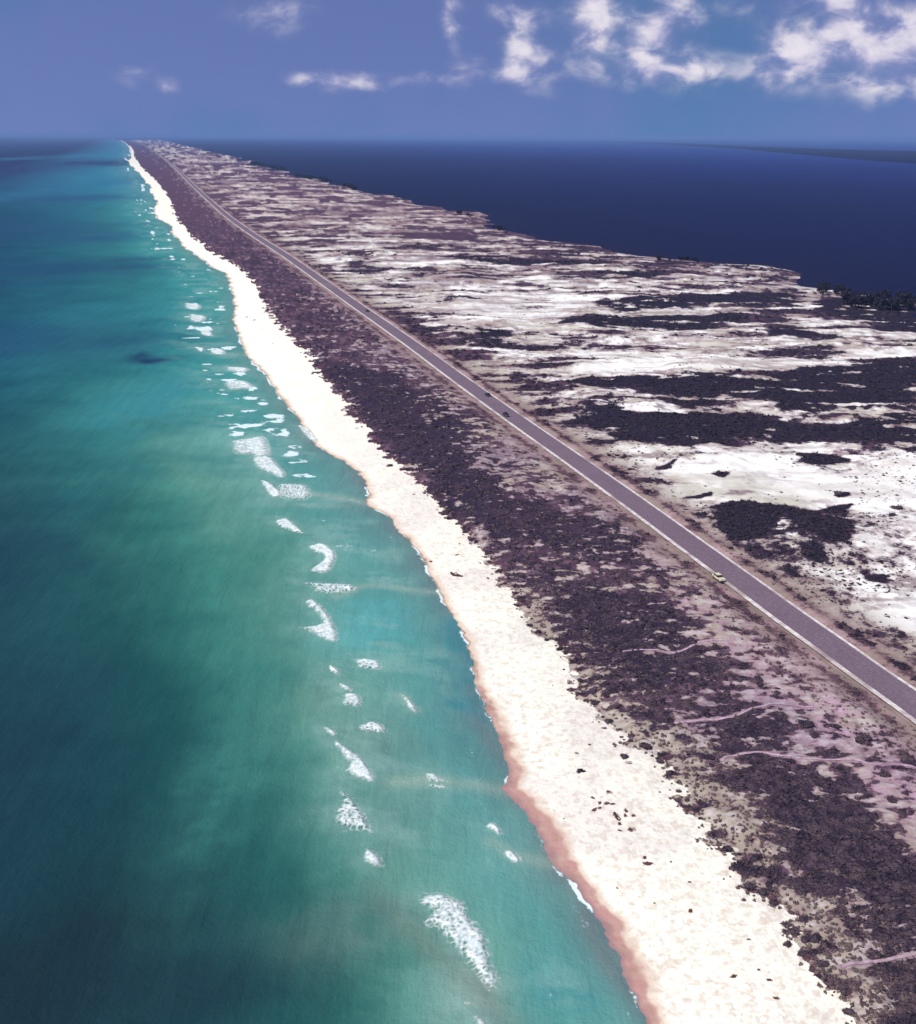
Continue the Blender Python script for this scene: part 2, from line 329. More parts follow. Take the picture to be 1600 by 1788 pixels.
# ------------------------------------------------------------------ meshes
def tag(o, label=None, cat=None, group=None, kind=None):
    if label: o['label'] = label
    if cat: o['category'] = cat
    if group: o['group'] = group
    if kind: o['kind'] = kind
    return o
def mesh_np(name, v, f, mat, attrs=None, smooth_=True, kind=None, parent=None):
    """v (n,3), f (m,k) array"""
    me = bpy.data.meshes.new(name); v = np.asarray(v, np.float32); f = np.asarray(f, np.int32); k = f.shape[1]
    me.vertices.add(len(v)); me.vertices.foreach_set('co', v.ravel())
    me.loops.add(f.size); me.loops.foreach_set('vertex_index', f.ravel())
    me.polygons.add(len(f)); me.polygons.foreach_set('loop_start', np.arange(0, f.size, k, dtype=np.int32))
    me.polygons.foreach_set('use_smooth', np.full(len(f), smooth_))
    me.update(calc_edges=True)
    for an, av in (attrs or {}).items():
        av = np.asarray(av, np.float32)
        if av.ndim == 1:
            me.attributes.new(an, 'FLOAT', 'POINT').data.foreach_set('value', av)
        else:
            me.attributes.new(an, 'FLOAT_COLOR', 'POINT').data.foreach_set('color', np.hstack([av, np.ones((len(av), 1), np.float32)]).ravel())
    me.materials.append(mat)
    o = bpy.data.objects.new(name, me); COL.objects.link(o)
    if kind: o['kind'] = kind
    if parent: o.parent = parent
    return o
def grid(az, rr):
    a, q = np.meshgrid(az, rr); x = (np.sin(a)*q).ravel(); y = (np.cos(a)*q).ravel()
    n, m = len(az), len(rr); i = np.arange(m-1)[:, None]*n+np.arange(n-1)[None, :]
    f = np.stack([i, i+1, i+n+1, i+n], -1).reshape(-1, 4)[:, ::-1]   # normals up
    return x, y, f
def compact(v, f, attrs):
    used = np.zeros(len(v), bool); used[f.ravel()] = True; idx = np.cumsum(used)-1
    return v[used], idx[f], {k: a[used] for k, a in attrs.items()}

# materials ----------------------------------------------------------
def new_mat(name):
    m = bpy.data.materials.new(name); m.use_nodes = True; return m, NT(m.node_tree)
def finish(t, col, rough=.9, spec=.1, bump=None, bd=.1, bs=1.0, metallic=0.0, alpha=None):
    p = t.n('ShaderNodeBsdfPrincipled')
    t.inp(p.inputs['Base Color'], col if not isinstance(col, tuple) else (*col, 1)); t.inp(p.inputs['Roughness'], rough)
    p.inputs['Specular IOR Level'].default_value = spec; p.inputs['Metallic'].default_value = metallic
    if bump is not None:
        b = t.n('ShaderNodeBump'); t.l(bump, b.inputs['Height']); b.inputs['Distance'].default_value = bd; b.inputs['Strength'].default_value = bs
        t.l(b.outputs[0], p.inputs['Normal'])
    if alpha is not None: t.inp(p.inputs['Alpha'], alpha)
    o = t.n('ShaderNodeOutputMaterial'); t.l(p.outputs[0], o.inputs[0]); return p
def simple(name, col, rough=.7, spec=.3, var=.15, scale=3.0, metallic=0.0, bump=0.0):
    m, t = new_mat(name); n = t.noise(t.n('ShaderNodeTexCoord').outputs['Object'], scale, 4, .6)
    a = tuple(q*(1-var) for q in col); b = tuple(min(1, q*(1+var)) for q in col)
    finish(t, t.mix(t.ss(n, .3, .7), a, b), rough, spec, n if bump else None, bump, metallic=metallic); return m

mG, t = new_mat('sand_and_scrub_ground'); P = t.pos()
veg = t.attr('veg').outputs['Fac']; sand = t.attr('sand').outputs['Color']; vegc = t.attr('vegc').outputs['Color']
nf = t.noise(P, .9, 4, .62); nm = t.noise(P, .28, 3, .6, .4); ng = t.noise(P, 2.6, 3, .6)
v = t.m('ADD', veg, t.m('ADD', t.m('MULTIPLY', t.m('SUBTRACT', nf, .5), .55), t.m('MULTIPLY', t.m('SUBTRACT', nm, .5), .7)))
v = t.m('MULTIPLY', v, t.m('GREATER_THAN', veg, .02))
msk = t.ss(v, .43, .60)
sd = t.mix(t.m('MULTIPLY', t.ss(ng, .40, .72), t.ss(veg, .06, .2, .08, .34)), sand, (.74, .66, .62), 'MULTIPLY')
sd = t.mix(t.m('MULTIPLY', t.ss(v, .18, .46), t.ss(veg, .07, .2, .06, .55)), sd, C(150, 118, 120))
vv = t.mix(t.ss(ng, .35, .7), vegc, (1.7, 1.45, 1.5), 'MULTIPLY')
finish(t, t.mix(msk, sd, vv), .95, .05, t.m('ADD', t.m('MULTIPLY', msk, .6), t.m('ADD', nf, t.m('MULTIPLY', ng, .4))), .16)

mSea, t = new_mat('sea_water'); P = t.pos()
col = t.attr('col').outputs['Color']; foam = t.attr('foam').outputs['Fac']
n1 = t.noise(P, .55, 4, .65, .3); n2 = t.noise(P, 1.7, 3, .6); n3 = t.noise(P, .12, 3, .6)
wv = t.n('ShaderNodeMapping'); t.l(P, wv.inputs[0]); wv.inputs['Rotation'].default_value = (0, 0, R(-17)); wv.inputs['Scale'].default_value = (1.0, .22, 1)
n4 = t.noise(wv.outputs[0], .35, 3, .6, .5)
fm = t.ss(t.m('ADD', foam, t.m('ADD', t.m('MULTIPLY', t.m('SUBTRACT', n1, .5), .9), t.m('MULTIPLY', t.m('SUBTRACT', n2, .5), .7))), .62, .95)
fm = t.m('MULTIPLY', fm, t.m('GREATER_THAN', foam, .05))
c1 = t.mix(t.m('MULTIPLY', t.ss(t.m('ADD', t.m('MULTIPLY', n4, .5), t.m('MULTIPLY', n2, .5)), .38, .66), .40), col, (.60, .66, .72), 'MULTIPLY')
c1 = t.mix(t.m('MULTIPLY', t.ss(n3, .35, .7), .22), c1, (1.18, 1.12, 1.05), 'MULTIPLY')
c1 = t.mix(t.m('MULTIPLY', t.ss(n2, .48, .72), t.m('MULTIPLY', t.attr('shal').outputs['Fac'], .34)), c1, (1.5, 1.4, 1.35), 'MULTIPLY')
c1 = t.mix(fm, c1, (.62, .72, .70))
wsw = t.n('ShaderNodeTexWave', wave_type='BANDS', bands_direction='X'); t.l(wv.outputs[0], wsw.inputs['Vector']); wsw.inputs['Scale'].default_value = .045; wsw.inputs['Distortion'].default_value = 5.0; wsw.inputs['Detail'].default_value = 3; wsw.inputs['Detail Scale'].default_value = .6
finish(t, c1, .55, .07, t.m('ADD', t.m('MULTIPLY', wsw.outputs[1], .35), t.m('ADD', t.m('MULTIPLY', n4, 1.2), t.m('ADD', n1, t.m('MULTIPLY', n2, .4)))), .22)

# ------------------------------------------------------------------ land mesh (beach, wet sand, terrain)
HF = R(27)
az = np.concatenate([np.linspace(R(-70), -HF, 26)[:-1], np.linspace(-HF, HF, 900), np.linspace(HF, R(75), 40)[1:]])
ss_ = np.concatenate([np.linspace(3.0, 1.02, 30)[:-1], np.linspace(1.02, .0042, 980)])
x, y, f = grid(az, CAM_H/ss_)
sel0 = inside(x, y, LANDPOLY)
wq = sdist(x, y, SHORE); bq = sdist(x, y, BAY)
keepv = (sel0 | (np.abs(wq) < 14) | (np.abs(bq) < np.clip(np.hypot(x, y)*.03, 25, 400)))
fk = keepv[f].all(1); used = np.zeros(len(x), bool); used[f[fk].ravel()] = True
idx = np.cumsum(used)-1; x = x[used]; y = y[used]; f = idx[f[fk]]
L = land(x, y)
v3 = np.stack([x, y, L['z']], 1)
at = dict(veg=L['veg'], sand=L['sand'], vegc=L['vegc'])
fc_w = L['w'][f].mean(1); fc_e = L['e'][f].mean(1)
for nm_, k in (('wet_sand', (fc_w < 3.2) & (fc_e < 0)), ('beach', (fc_w >= 3.2) & (fc_e < 0)), ('terrain', fc_e >= 0)):
    a, b, c = compact(v3, f[k], at); mesh_np(nm_, a, b, mG, c, kind='structure')

# outlines of the breakers on the bar
def z3(*p): return zp(p, 400, 600, 2.6667)
def z5(*p): return zp(p, 400, 1188, 2.6667)
BR = [
 (z3((5,450),(80,440),(160,430),(185,470),(190,520),(130,530),(100,515),(20,510)), .25, 'wide pale breaker, farthest of the large white breakers on the bar'),
 (z3((105,530),(190,525),(225,560),(262,600),(245,622),(190,600),(130,575)), .1, 'white foam wedge touching the landward end of the farthest large breaker'),
 (z3((145,632),(190,648),(245,700),(205,712),(172,680)), 0, 'small slanted breaker just seaward of the pale rip line'),
 (z3((215,650),(350,655),(380,690),(360,725),(230,715)), .65, 'faint lacy foam sheet at the outer end of the pale rip line'),
 (z3((215,825),(262,812),(300,835),(348,880),(300,872),(235,850)), 0, 'narrow pointed breaker alone just nearer than the rip line'),
 (z3((365,945),(430,928),(488,965),(494,1010),(455,1062),(375,1055),(430,1015),(445,985),(395,965)), .05, 'curled hook shaped white breaker'),
 (z3((352,1198),(395,1190),(460,1255),(503,1345),(485,1385),(365,1335),(320,1320),(435,1300),(400,1240),(365,1222)), 0, 'brightest solid white breaker with a fan shaped tail'),
 (z3((585,1465),(690,1475),(700,1515),(600,1505)), .35, 'short pale foam bar inshore of the outer breakers, beside a slick of light water'),
 (z3((462,1490),(512,1520),(505,1540),(470,1520)), 0, 'tiny white breaker seaward of a short pale foam bar'),
 (z3((340,1110),(560,1120),(580,1150),(420,1160)), .75, 'thin lacy streak of foam between the hook shaped breaker and the solid fan shaped one'),
 (z5((512,8),(560,30),(570,45),(525,38)), 0, 'small white crest above a rounded foam patch'),
 (z5((540,58),(600,66),(610,118),(525,112)), .2, 'rounded foam patch below a small white crest'),
 (z5((438,205),(495,240),(485,252),(455,238)), 0, 'tiny crest at the tip of a long slanting breaker'),
 (z5((485,265),(540,305),(625,370),(675,460),(620,455),(545,420),(560,385),(490,300)), .1, 'long slanting white breaker with a dense near end'),
 (z5((500,490),(590,565),(662,695),(620,697),(530,685),(486,655),(500,600),(525,555)), .55, 'triangular lacy breaker with holes through its foam'),
 (z5((635,770),(690,815),(708,860),(625,852)), .1, 'small wedge breaker just nearer than the lacy triangular one'),
 (z5((595,210),(680,192),(728,236),(610,240)), .4, 'low pale breaker inshore of the long slanting one'),
 (z5((795,60),(832,78),(872,135),(850,140),(820,95)), 0, 'thin arc of foam well inshore above the wide pale bar of water'),
 (z5((912,432),(962,436),(980,468),(918,464)), .2, 'small foam patch at the seaward end of a rip streak off the red sand point'),
 (z5((925,478),(1000,488),(1005,502),(930,494)), .5, 'flat streak of foam under a small patch near the red sand point'),
 (z5((1185,680),(1225,660),(1268,700),(1250,714),(1215,690)), 0, 'curved little breaker close inshore, the farther of a pair'),
 (z5((1285,788),(1325,800),(1355,835),(1335,845),(1280,826)), 0, 'wedge shaped little breaker close inshore, the nearer of a pair'),
 (z5((865,1020),(960,985),(1080,1025),(1110,1085),(1195,1195),(1215,1300),(1250,1390),(1215,1440),(1150,1355),(1080,1275),(985,1170),(900,1130),(940,1075)), .42, 'largest broken breaker, a long speckled swathe of foam nearest the viewer'),
 (z5((1140,1555),(1180,1575),(1225,1640),(1170,1650)), .1, 'white wedge breaker on the bar at the very bottom edge'),
 (z5((1090,1490),(1130,1500),(1125,1515),(1098,1508)), .1, 'small fleck of foam seaward of the nearest breakers'),
 ([(350,572),(365,575),(372,586),(352,584)], .1, 'small white crest, farthest of the scattered crests before the wide breaker'),
 ([(366,607),(390,610),(392,618),(370,617)], .0, 'short white crest level with the low dark patch in the sea'),
 ([(338,606),(356,608),(352,614)], .1, 'tiny crest seaward of a short white crest'),
 ([(395,640),(432,642),(428,649),(398,648)], .2, 'thin flat crest between two lines of scattered crests'),
 ([(388,668),(425,664),(442,676),(400,680)], .2, 'broad pale crest, nearest of the scattered crests beyond the wide breaker'),
 ([(322,528),(350,532),(346,540),(324,538)], .3, 'pale far crest off the bulge in the beach'),
 ([(330,548),(360,552),(352,562),(332,560)], .4, 'faint far crest just nearer than the one off the beach bulge'),
 ([(518,742),(540,748),(556,770),(540,766)], .3, 'foam sliver against the beach, inshore of the wide pale breaker')]
# ------------------------------------------------------------------ water
az2 = np.concatenate([np.linspace(R(-88), -HF, 26)[:-1], np.linspace(-HF, HF, 560), np.linspace(HF, R(88), 30)[1:]])
ss2 = np.concatenate([np.linspace(3.0, 1.02, 20)[:-1], np.linspace(1.02, .0015, 760)])
x, y, f = grid(az2, CAM_H/ss2)
ins = inside(x, y, LANDPOLY); wq = sdist(x, y, SHORE); bq = sdist(x, y, BAY); r = np.hypot(x, y)
gulf = (np.abs(wq) < np.abs(bq)) if False else (wq < 8)
def ramp(d, stops):
    xs = [s[0] for s in stops]; cs = np.array([C(*s[1:]) for s in stops])
    return np.stack([np.interp(d, xs, cs[:, i]) for i in range(3)], 1)
D = np.maximum(-(wq+(fbm(x, y, 30, 3, 50)-.5)*8), 0); Dn = np.maximum(-(wq+shore_wig(x, y, r)), 0)
Ds = D*np.interp(y, [120,150,200,250,320,500,900], [1.2,1.12,.96,.70,.60,.48,.42])
c1_ = ramp(Ds, [(0,118,138,136),(3,108,152,146),(10,98,163,155),(20,103,164,150),(30,96,154,136),(39,70,140,124),(48,50,114,104),(60,38,94,92),(85,30,74,80),(120,28,64,76),(400,30,64,84)])
c2_ = ramp(D, [(0,110,160,150),(15,74,160,150),(42,60,152,146),(80,44,122,122),(130,30,100,112),(190,22,80,98),(500,18,34,72),(3000,18,34,72)])
c3_ = ramp(D, [(0,100,160,160),(100,52,138,158),(300,40,98,124),(480,14,26,66),(3000,16,30,76)])
f1 = sst(y, 350, 620)[:, None]; f2 = sst(y, 1300, 3200)[:, None]
cg = (c1_*(1-f1)+c2_*f1)*(1-f2)+c3_*f2
cg = cg*(1+(fbm(x, y, 34, 5, 66, .6)-.5)[:, None]*np.array((.9, .5, .42))*(.35+.65*sst(D, 10, 45))[:, None]*(1-.5*sst(y, 600, 1500))[:, None])
cg = np.clip(cg, .001, .8)
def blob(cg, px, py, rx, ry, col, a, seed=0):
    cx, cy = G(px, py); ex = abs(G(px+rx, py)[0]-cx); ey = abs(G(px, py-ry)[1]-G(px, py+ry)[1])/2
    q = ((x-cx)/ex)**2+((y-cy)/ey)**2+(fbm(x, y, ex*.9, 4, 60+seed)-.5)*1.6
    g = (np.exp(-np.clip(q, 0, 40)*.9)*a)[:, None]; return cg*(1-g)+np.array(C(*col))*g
for i, bl in enumerate([(60,1660,320,170,(28,50,58),.9),(330,1720,170,90,(30,60,70),.8),(560,1700,30,90,(40,84,84),.5),(20,1330,110,200,(30,62,74),.6),(330,1440,50,90,(34,76,84),.5),  # dark blobs along the left edge put vignette darkening into the water colour
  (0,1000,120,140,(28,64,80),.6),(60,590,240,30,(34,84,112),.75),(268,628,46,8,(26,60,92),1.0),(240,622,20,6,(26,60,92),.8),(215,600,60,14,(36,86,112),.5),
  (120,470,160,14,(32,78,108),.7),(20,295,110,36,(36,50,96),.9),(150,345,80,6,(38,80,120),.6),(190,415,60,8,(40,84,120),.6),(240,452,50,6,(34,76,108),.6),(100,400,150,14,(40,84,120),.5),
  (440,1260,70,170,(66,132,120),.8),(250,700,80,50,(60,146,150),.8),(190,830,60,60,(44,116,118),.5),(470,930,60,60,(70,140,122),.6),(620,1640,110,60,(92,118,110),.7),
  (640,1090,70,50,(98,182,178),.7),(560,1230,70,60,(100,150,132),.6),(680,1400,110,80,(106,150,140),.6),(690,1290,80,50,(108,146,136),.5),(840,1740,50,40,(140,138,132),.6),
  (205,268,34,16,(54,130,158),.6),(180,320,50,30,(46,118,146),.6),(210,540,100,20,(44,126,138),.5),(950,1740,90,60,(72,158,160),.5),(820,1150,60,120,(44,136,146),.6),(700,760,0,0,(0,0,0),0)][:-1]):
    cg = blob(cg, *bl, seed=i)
Db = np.abs(bq)
cbay = ramp(Db*(1+(fbm(x, y, 900, 3, 51)-.5)*.6), [(0,26,22,56),(60,18,16,58),(400,14,14,62),(1500,16,20,88),(4000,24,42,122),(9000,34,64,138),(30000,48,78,140)])
isg = (wq < 8)
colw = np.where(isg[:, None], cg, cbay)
# foam laid down by the waves: swash line, bar line, scattered whitecaps
fm = np.zeros(len(x))
k = isg & (wq > -80)
swash = np.exp(-((Dn-.35)/np.clip(.40+r*.0011, .4, 3))**2)*(.52+1.5*(fbm(x, y, 11, 3, 52)-.4))
streak = fbm(x*.5+y*.15, y*.6, 5, 4, 53)
surf = sst(D, 3, 9)*(1-sst(D, 22, 44+8*np.clip(r/600, 0, 2)))
sc_ = (.22+.30*sst(y, 260, 600))
wcap = surf*sst(streak, .60-.12*sst(y, 330, 1000), .95)*1.05*(.5+.75*sst(y, 250, 500))
aer = (surf*sst(fbm(x*.45+y*.12, y*.8, 7, 4, 54), .45, .8)*.42)[:, None]; colw = np.where(k[:, None], colw*(1-aer)+np.array(C(150, 190, 178))*aer, colw)
lines = 0
for (d0, wd_, sd_) in ((4.5, .5, 67), (9.5, .45, 68), (15, .5, 69)):
    dd = Dn+(fbm(x, y, 26, 3, sd_)-.5)*7; lines = np.maximum(lines, np.exp(-((dd-d0)/(wd_+r*.0006))**2)*sst(fbm(x, y, 15, 3, sd_+20), .50, .72)*(.62 if d0 < 6 else .52))
fm = np.where(k, np.maximum(np.maximum(swash, wcap), lines), 0)
# aerated water round and behind each breaker
for (poly, lace, lab) in BR:
    Pw = np.array([G(a, b) for a, b in poly]); lo = Pw.min(0)-18; hi = Pw.max(0)+18; q_ = (x > lo[0]) & (x < hi[0]) & (y > lo[1]) & (y < hi[1]) & isg
    if q_.any():
        dd = np.maximum(-poly_sd(x[q_]+1.5, y[q_], Pw), 0)+(fbm(x[q_], y[q_], 3.0, 4, 62)-.4)*4; aa = (np.exp(-np.maximum(dd, 0)/3.2)*.27)[:, None]
        colw[q_] = colw[q_]*(1-aa)+np.array(C(160, 198, 184))*aa
        fm[q_] = np.maximum(fm[q_], .52*np.exp(-np.maximum(dd, 0)/2.0)*(fbm(x[q_]*.5, y[q_], 2.5, 3, 63) > .45))
# pale rip lines off the cusps
for (P_, wd, s_) in ([[(640,879),(610,872),(570,866),(540,862),(500,858)], 1.3, .95], [[(520,880),(560,886),(600,883)], .8, .5], [[(765,1035),(720,1030),(640,1022),(590,1042)], 1.0, .8],
        [[(880,1383),(840,1372),(800,1368),(760,1362),(690,1366)], 1.0, .86], [[(960,1507),(910,1496),(860,1470)], .8, .7], [[(700,1213),(725,1240)], .6, .7], [[(430,620),(400,618),(370,616)], 1.2, .8]):
    q = np.abs(sdist(x, y, np.array([G(a, b) for a, b in smooth(P_, 3)]))); fm = np.maximum(fm, np.where(k, np.exp(-(q/wd)**2)*s_*(.35+.6*fbm(x, y, 2.5, 3, 71)), 0)); ga = np.where(k, np.exp(-(q/(wd*2.2))**2)*.45*s_, 0)[:, None]; colw = colw*(1-ga)+np.array(C(176, 192, 172))*ga
rr_ = np.array([G(a, b) for a, b in smooth([(640,1545),(700,1600),(760,1660),(830,1720),(880,1788)], 3)])
q = np.abs(sdist(x, y, rr_)); g = (np.where(k, np.exp(-(q/2.8)**2)*.34*sst(y, 175, 140), 0))[:, None]; colw = colw*(1-g)+np.array(C(124, 128, 116))*g
deep_in = ins & (np.abs(wq) > 25) & (np.abs(bq) > np.clip(r*.04, 40, 500))
ok = ~deep_in[f].all(1)
mid = isg[f].mean(1) > .5
v3 = np.stack([x, y, np.zeros(len(x))], 1)
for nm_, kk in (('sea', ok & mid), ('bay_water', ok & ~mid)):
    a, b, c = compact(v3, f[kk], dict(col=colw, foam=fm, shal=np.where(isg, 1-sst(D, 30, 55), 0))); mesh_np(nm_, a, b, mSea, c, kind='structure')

# ------------------------------------------------------------------ road
def strip(name, P, lo, hi, zz, mat, kind='structure', step=None, zfun=None):
    T = np.gradient(P, axis=0); T /= np.linalg.norm(T, axis=1)[:, None]; N = np.stack([T[:, 1], -T[:, 0]], 1)
    nl = 5; offs = np.linspace(lo, hi, nl); V = []; 
    for o_ in offs: V.append(P+N*o_)
    V = np.stack(V, 1).reshape(-1, 2); z = zfun(V[:, 0], V[:, 1]) if zfun else np.full(len(V), zz)
    n = len(P); i = np.arange(n-1)[:, None]*nl+np.arange(nl-1)[None]; f = np.stack([i, i+1, i+nl+1, i+nl], -1).reshape(-1, 4)
    acr = np.tile(offs, n)
    o = mesh_np(name, np.column_stack([V, z]), f, mat, dict(acr=acr), kind=kind)
    return o
RP = ROAD[2:]; RP = RP[RP[:, 1] < 14000]
den = []
for i in range(len(RP)-1):
    L_ = np.linalg.norm(RP[i+1]-RP[i]); n = max(1, int(L_/max(3, RP[i][1]*.01)))
    for k_ in range(n): den.append(RP[i]+(RP[i+1]-RP[i])*k_/n)
RP = np.array(den)
def road_mat(name, ca, cb, sc, edge=False):
    m, t = new_mat(name); P = t.pos(); n = t.noise(P, sc, 4, .65); n2 = t.noise(P, .12, 4, .6)
    c = t.mix(t.ss(n, .3, .7), ca, cb); c = t.mix(t.m('MULTIPLY', t.ss(n2, .4, .7), .3), c, (.75, .72, .75), 'MULTIPLY')
    if not edge: c = t.mix(t.ss(t.noise(P, .045, 5, .65), .48, .66), c, C(172, 152, 148))
    if edge:
        c = t.mix(t.m('MULTIPLY', t.ss(t.noise(P, .05, 6, .7, .5), .55, .72), .45), c, C(160, 138, 138))
        a = t.attr('acr').outputs['Fac']; tr = t.m('SINE', t.m('MULTIPLY', a, 3.1)); c = t.mix(t.m('MULTIPLY', t.ss(tr, .2, 1), .14), c, (.7, .7, .7), 'MULTIPLY')
    finish(t, c, .85, .2, n, .01); return m
mRoad = road_mat('asphalt', C(116, 98, 112), C(142, 120, 130), 1.5, True)
mSh = road_mat('pale_shoulder', C(206, 190, 186), C(255, 250, 238), .5)
strip('road', RP, -4.2, 4.2, 1.92, mRoad)
strip('road_shoulder', RP, -5.6, -4.2, 1.905, mSh); strip('road_shoulder', RP, 4.2, 5.1, 1.905, mSh)
# footpaths through the scrub
mPath = road_mat('path_sand', C(176, 142, 158), C(226, 194, 204), .9)
for P in PATHS:
    den = [P[i]+(P[i+1]-P[i])*k_/4 for i in range(len(P)-1) for k_ in range(4)]
    den = np.array(den)
    den = den+np.stack([(fbm(den[:, 0], den[:, 1], 6, 2, 70)-.5)*1.2, (fbm(den[:, 0], den[:, 1], 6, 2, 71)-.5)*1.2], 1)
    strip('footpath', den, -.30, .30, 0, mPath, zfun=lambda a, b: land(a, b, False)['z']+.09)

# ------------------------------------------------------------------ breakers
mFoam, t = new_mat('breaking_foam'); P = t.pos()
ed = t.attr('edge').outputs['Fac']; n = t.noise(P, 1.1, 4, .65, .4); n2 = t.noise(P, .45, 3, .6); vo = t.n('ShaderNodeTexVoronoi', feature='DISTANCE_TO_EDGE'); t.l(P, vo.inputs['Vector']); vo.inputs['Scale'].default_value = .95
dn = t.attr('lace').outputs['Fac']
a = t.m('ADD', ed, t.m('ADD', t.m('MULTIPLY', t.m('SUBTRACT', n, .5), 1.5), t.m('MULTIPLY', t.m('SUBTRACT', n2, .5), 1.0)))
a = t.m('SUBTRACT', a, t.m('MULTIPLY', dn, t.ss(vo.outputs['Distance'], .0, .36, .0, 1.1)))
finish(t, t.mix(t.ss(n, .35, .65), (.60, .72, .68), (.82, .84, .80)), .8, .2, n, .25, alpha=t.ss(a, .06, 1.35, 0.0, .90))
for (poly, lace, lab) in BR:
    Pw = np.array([G(a, b, .25) for a, b in smooth(poly+[poly[0]], 3)])[:-1]
    lo = Pw.min(0)-2; hi = Pw.max(0)+2; sx = max((hi[0]-lo[0])/46, .25); sy = max((hi[1]-lo[1])/70, .3)
    gx = np.arange(lo[0], hi[0], sx); gy = np.arange(lo[1], hi[1], sy); X, Y = np.meshgrid(gx, gy); xs = X.ravel(); ys = Y.ravel()
    d = poly_sd(xs, ys, Pw); wid = max(.6, .35*d.max())
    e_ = np.clip(.36+d/wid*.6, 0, 1.05)
    u_ = (xs-Pw[:, 0].min())/np.ptp(Pw[:, 0])-.45*(ys-Pw[:, 1].mean())/np.ptp(Pw[:, 1])*-1; e_ = e_+np.clip(u_-.45, -.5, .5)*.55
    e_ = np.where(d < -.7, -.5, e_)
    h = .06+.55*sst(d, -.2, wid*1.2)*(.6+.7*fbm(xs, ys, 1.6, 3, 80))
    n = len(gx); i = np.arange(len(gy)-1)[:, None]*n+np.arange(n-1)[None]; f = np.stack([i, i+1, i+n+1, i+n], -1).reshape(-1, 4)
    k = (d[f] > -1.5).all(1)
    cx, cy = Pw.mean(0)
    a, b, c = compact(np.stack([xs-cx, ys-cy, h], 1), f[k], dict(edge=e_, lace=np.full(len(xs), lace)))
    o = mesh_np('breaking_wave', a, b, mFoam, c); o.location = (cx, cy, 0)
    tag(o, lab, 'breaking wave', 'breakers along the offshore bar')

# ------------------------------------------------------------------ plants
def ico(sub=1):
    import bmesh
    bm = bmesh.new(); bmesh.ops.create_icosphere(bm, subdivisions=sub, radius=1)
    v = np.array([q.co[:] for q in bm.verts]); f = np.array([[q.index for q in p.verts] for p in bm.faces]); bm.free(); return v, f
IV1, IF1 = ico(1); IV2, IF2 = ico(2)
def clump(seed, nleaf=10, leaf=.34, core=(IV1, IF1)):
    g = np.random.default_rng(seed); v, f = core
    v = v*(.72+.35*g.random((len(v), 1))); v[:, 2] = np.clip(v[:, 2], -.15, 9)*.9
    vs = [v]; fs = [f]; n = len(v)
    for i in range(nleaf):
        d = g.normal(size=3); d[2] = abs(d[2])*.8; d /= np.linalg.norm(d)
        p = d*(.72+.35*g.random()); q = g.normal(size=(3, 3))*leaf+p; q[:, 2] = np.maximum(q[:, 2], -.1)
        vs.append(q); fs.append(np.array([[n, n+1, n+2]])); n += 3
    return np.vstack(vs), np.vstack(fs)
def veg_mat(name, ca, cb, cc_):
    m, t = new_mat(name); P = t.pos(); n = t.noise(P, .35, 3, .6); n2 = t.noise(P, 3.5, 3, .6)
    c = t.mix(t.ss(n, .38, .62), ca, cb); c = t.mix(t.m('MULTIPLY', t.ss(n2, .5, .75), .6), c, cc_); finish(t, c, .9, .05); return m
mScrub = veg_mat('scrub_leaves', C(54, 46, 60), C(92, 76, 84), C(126, 108, 108))
mDune = veg_mat('dune_scrub_leaves', C(44, 40, 54), C(64, 54, 64), C(90, 76, 80))
mTree = veg_mat('tree_leaves', C(38, 38, 50), C(50, 46, 56), C(70, 62, 68))
mTuft = veg_mat('dry_grass', C(96, 78, 84), C(122, 104, 102), C(150, 134, 124))
mBark = simple('bark', C(96, 80, 76), .9, .1, .3, 6)
protos = [clump(i, 9) for i in range(8)]
def scatter(name, xs, ys, zs, sr, sh, mat, sink=.05, protos=protos):
    rid = RNG.integers(0, len(protos), len(xs)); vs = []; fs = []; base = 0
    for k in range(len(protos)):
        q = np.where(rid == k)[0]
        if len(q) == 0: continue
        v, f = protos[k]; a = RNG.random(len(q))*6.283; ca, sa = np.cos(a)[:, None], np.sin(a)[:, None]
        el = .8+.5*RNG.random(len(q))
        X = v[None, :, 0]*sr[q][:, None]*el[:, None]; Y = v[None, :, 1]*sr[q][:, None]; Z = v[None, :, 2]*sh[q][:, None]
        vs.append(np.stack([X*ca-Y*sa+xs[q][:, None], X*sa+Y*ca+ys[q][:, None], Z+zs[q][:, None]-sink], -1).reshape(-1, 3))
        fs.append((f[None]+(base+np.arange(len(q))*len(v))[:, None, None]).reshape(-1, 3)); base += len(q)*len(v)
    o = mesh_np(name, np.vstack(vs), np.vstack(fs), mat, smooth_=False); return o
def candidates(n, rmin, rmax, azl, azr, pw=1.0):
    u = RNG.random(n); s0, s1 = CAM_H/rmin, CAM_H/rmax; r = CAM_H/(s1+(s0-s1)*u**pw); a = azl+(azr-azl)*RNG.random(n)
    return r*np.sin(a), r*np.cos(a)
def shader_like(L_, x, y):
    return L_['veg']+(fbm(x, y, 3.4, 3, 90)-.5)*.25
# seaward scrub belt
x, y = candidates(150000, 105, 900, R(-22), R(34)); L = land(x, y)
k = (L['e'] > .3) & (L['rd'] < -8) & (L['veg']+(RNG.random(len(x))-.5)*.3 > .66) & (L['path'] > .9)
x, y, z = x[k], y[k], L['z'][k]; r = np.hypot(x, y); print('scrub', len(x))
s = (.35+.75*RNG.random(len(x))**2)*np.clip((r/330)**.5, .8, 1.7)
tag(scatter('scrub', x, y, z, s, s*(.5+.35*RNG.random(len(x))), mScrub), 'dense dark scrub covering the belt between beach and road', 'scrub', kind='stuff')
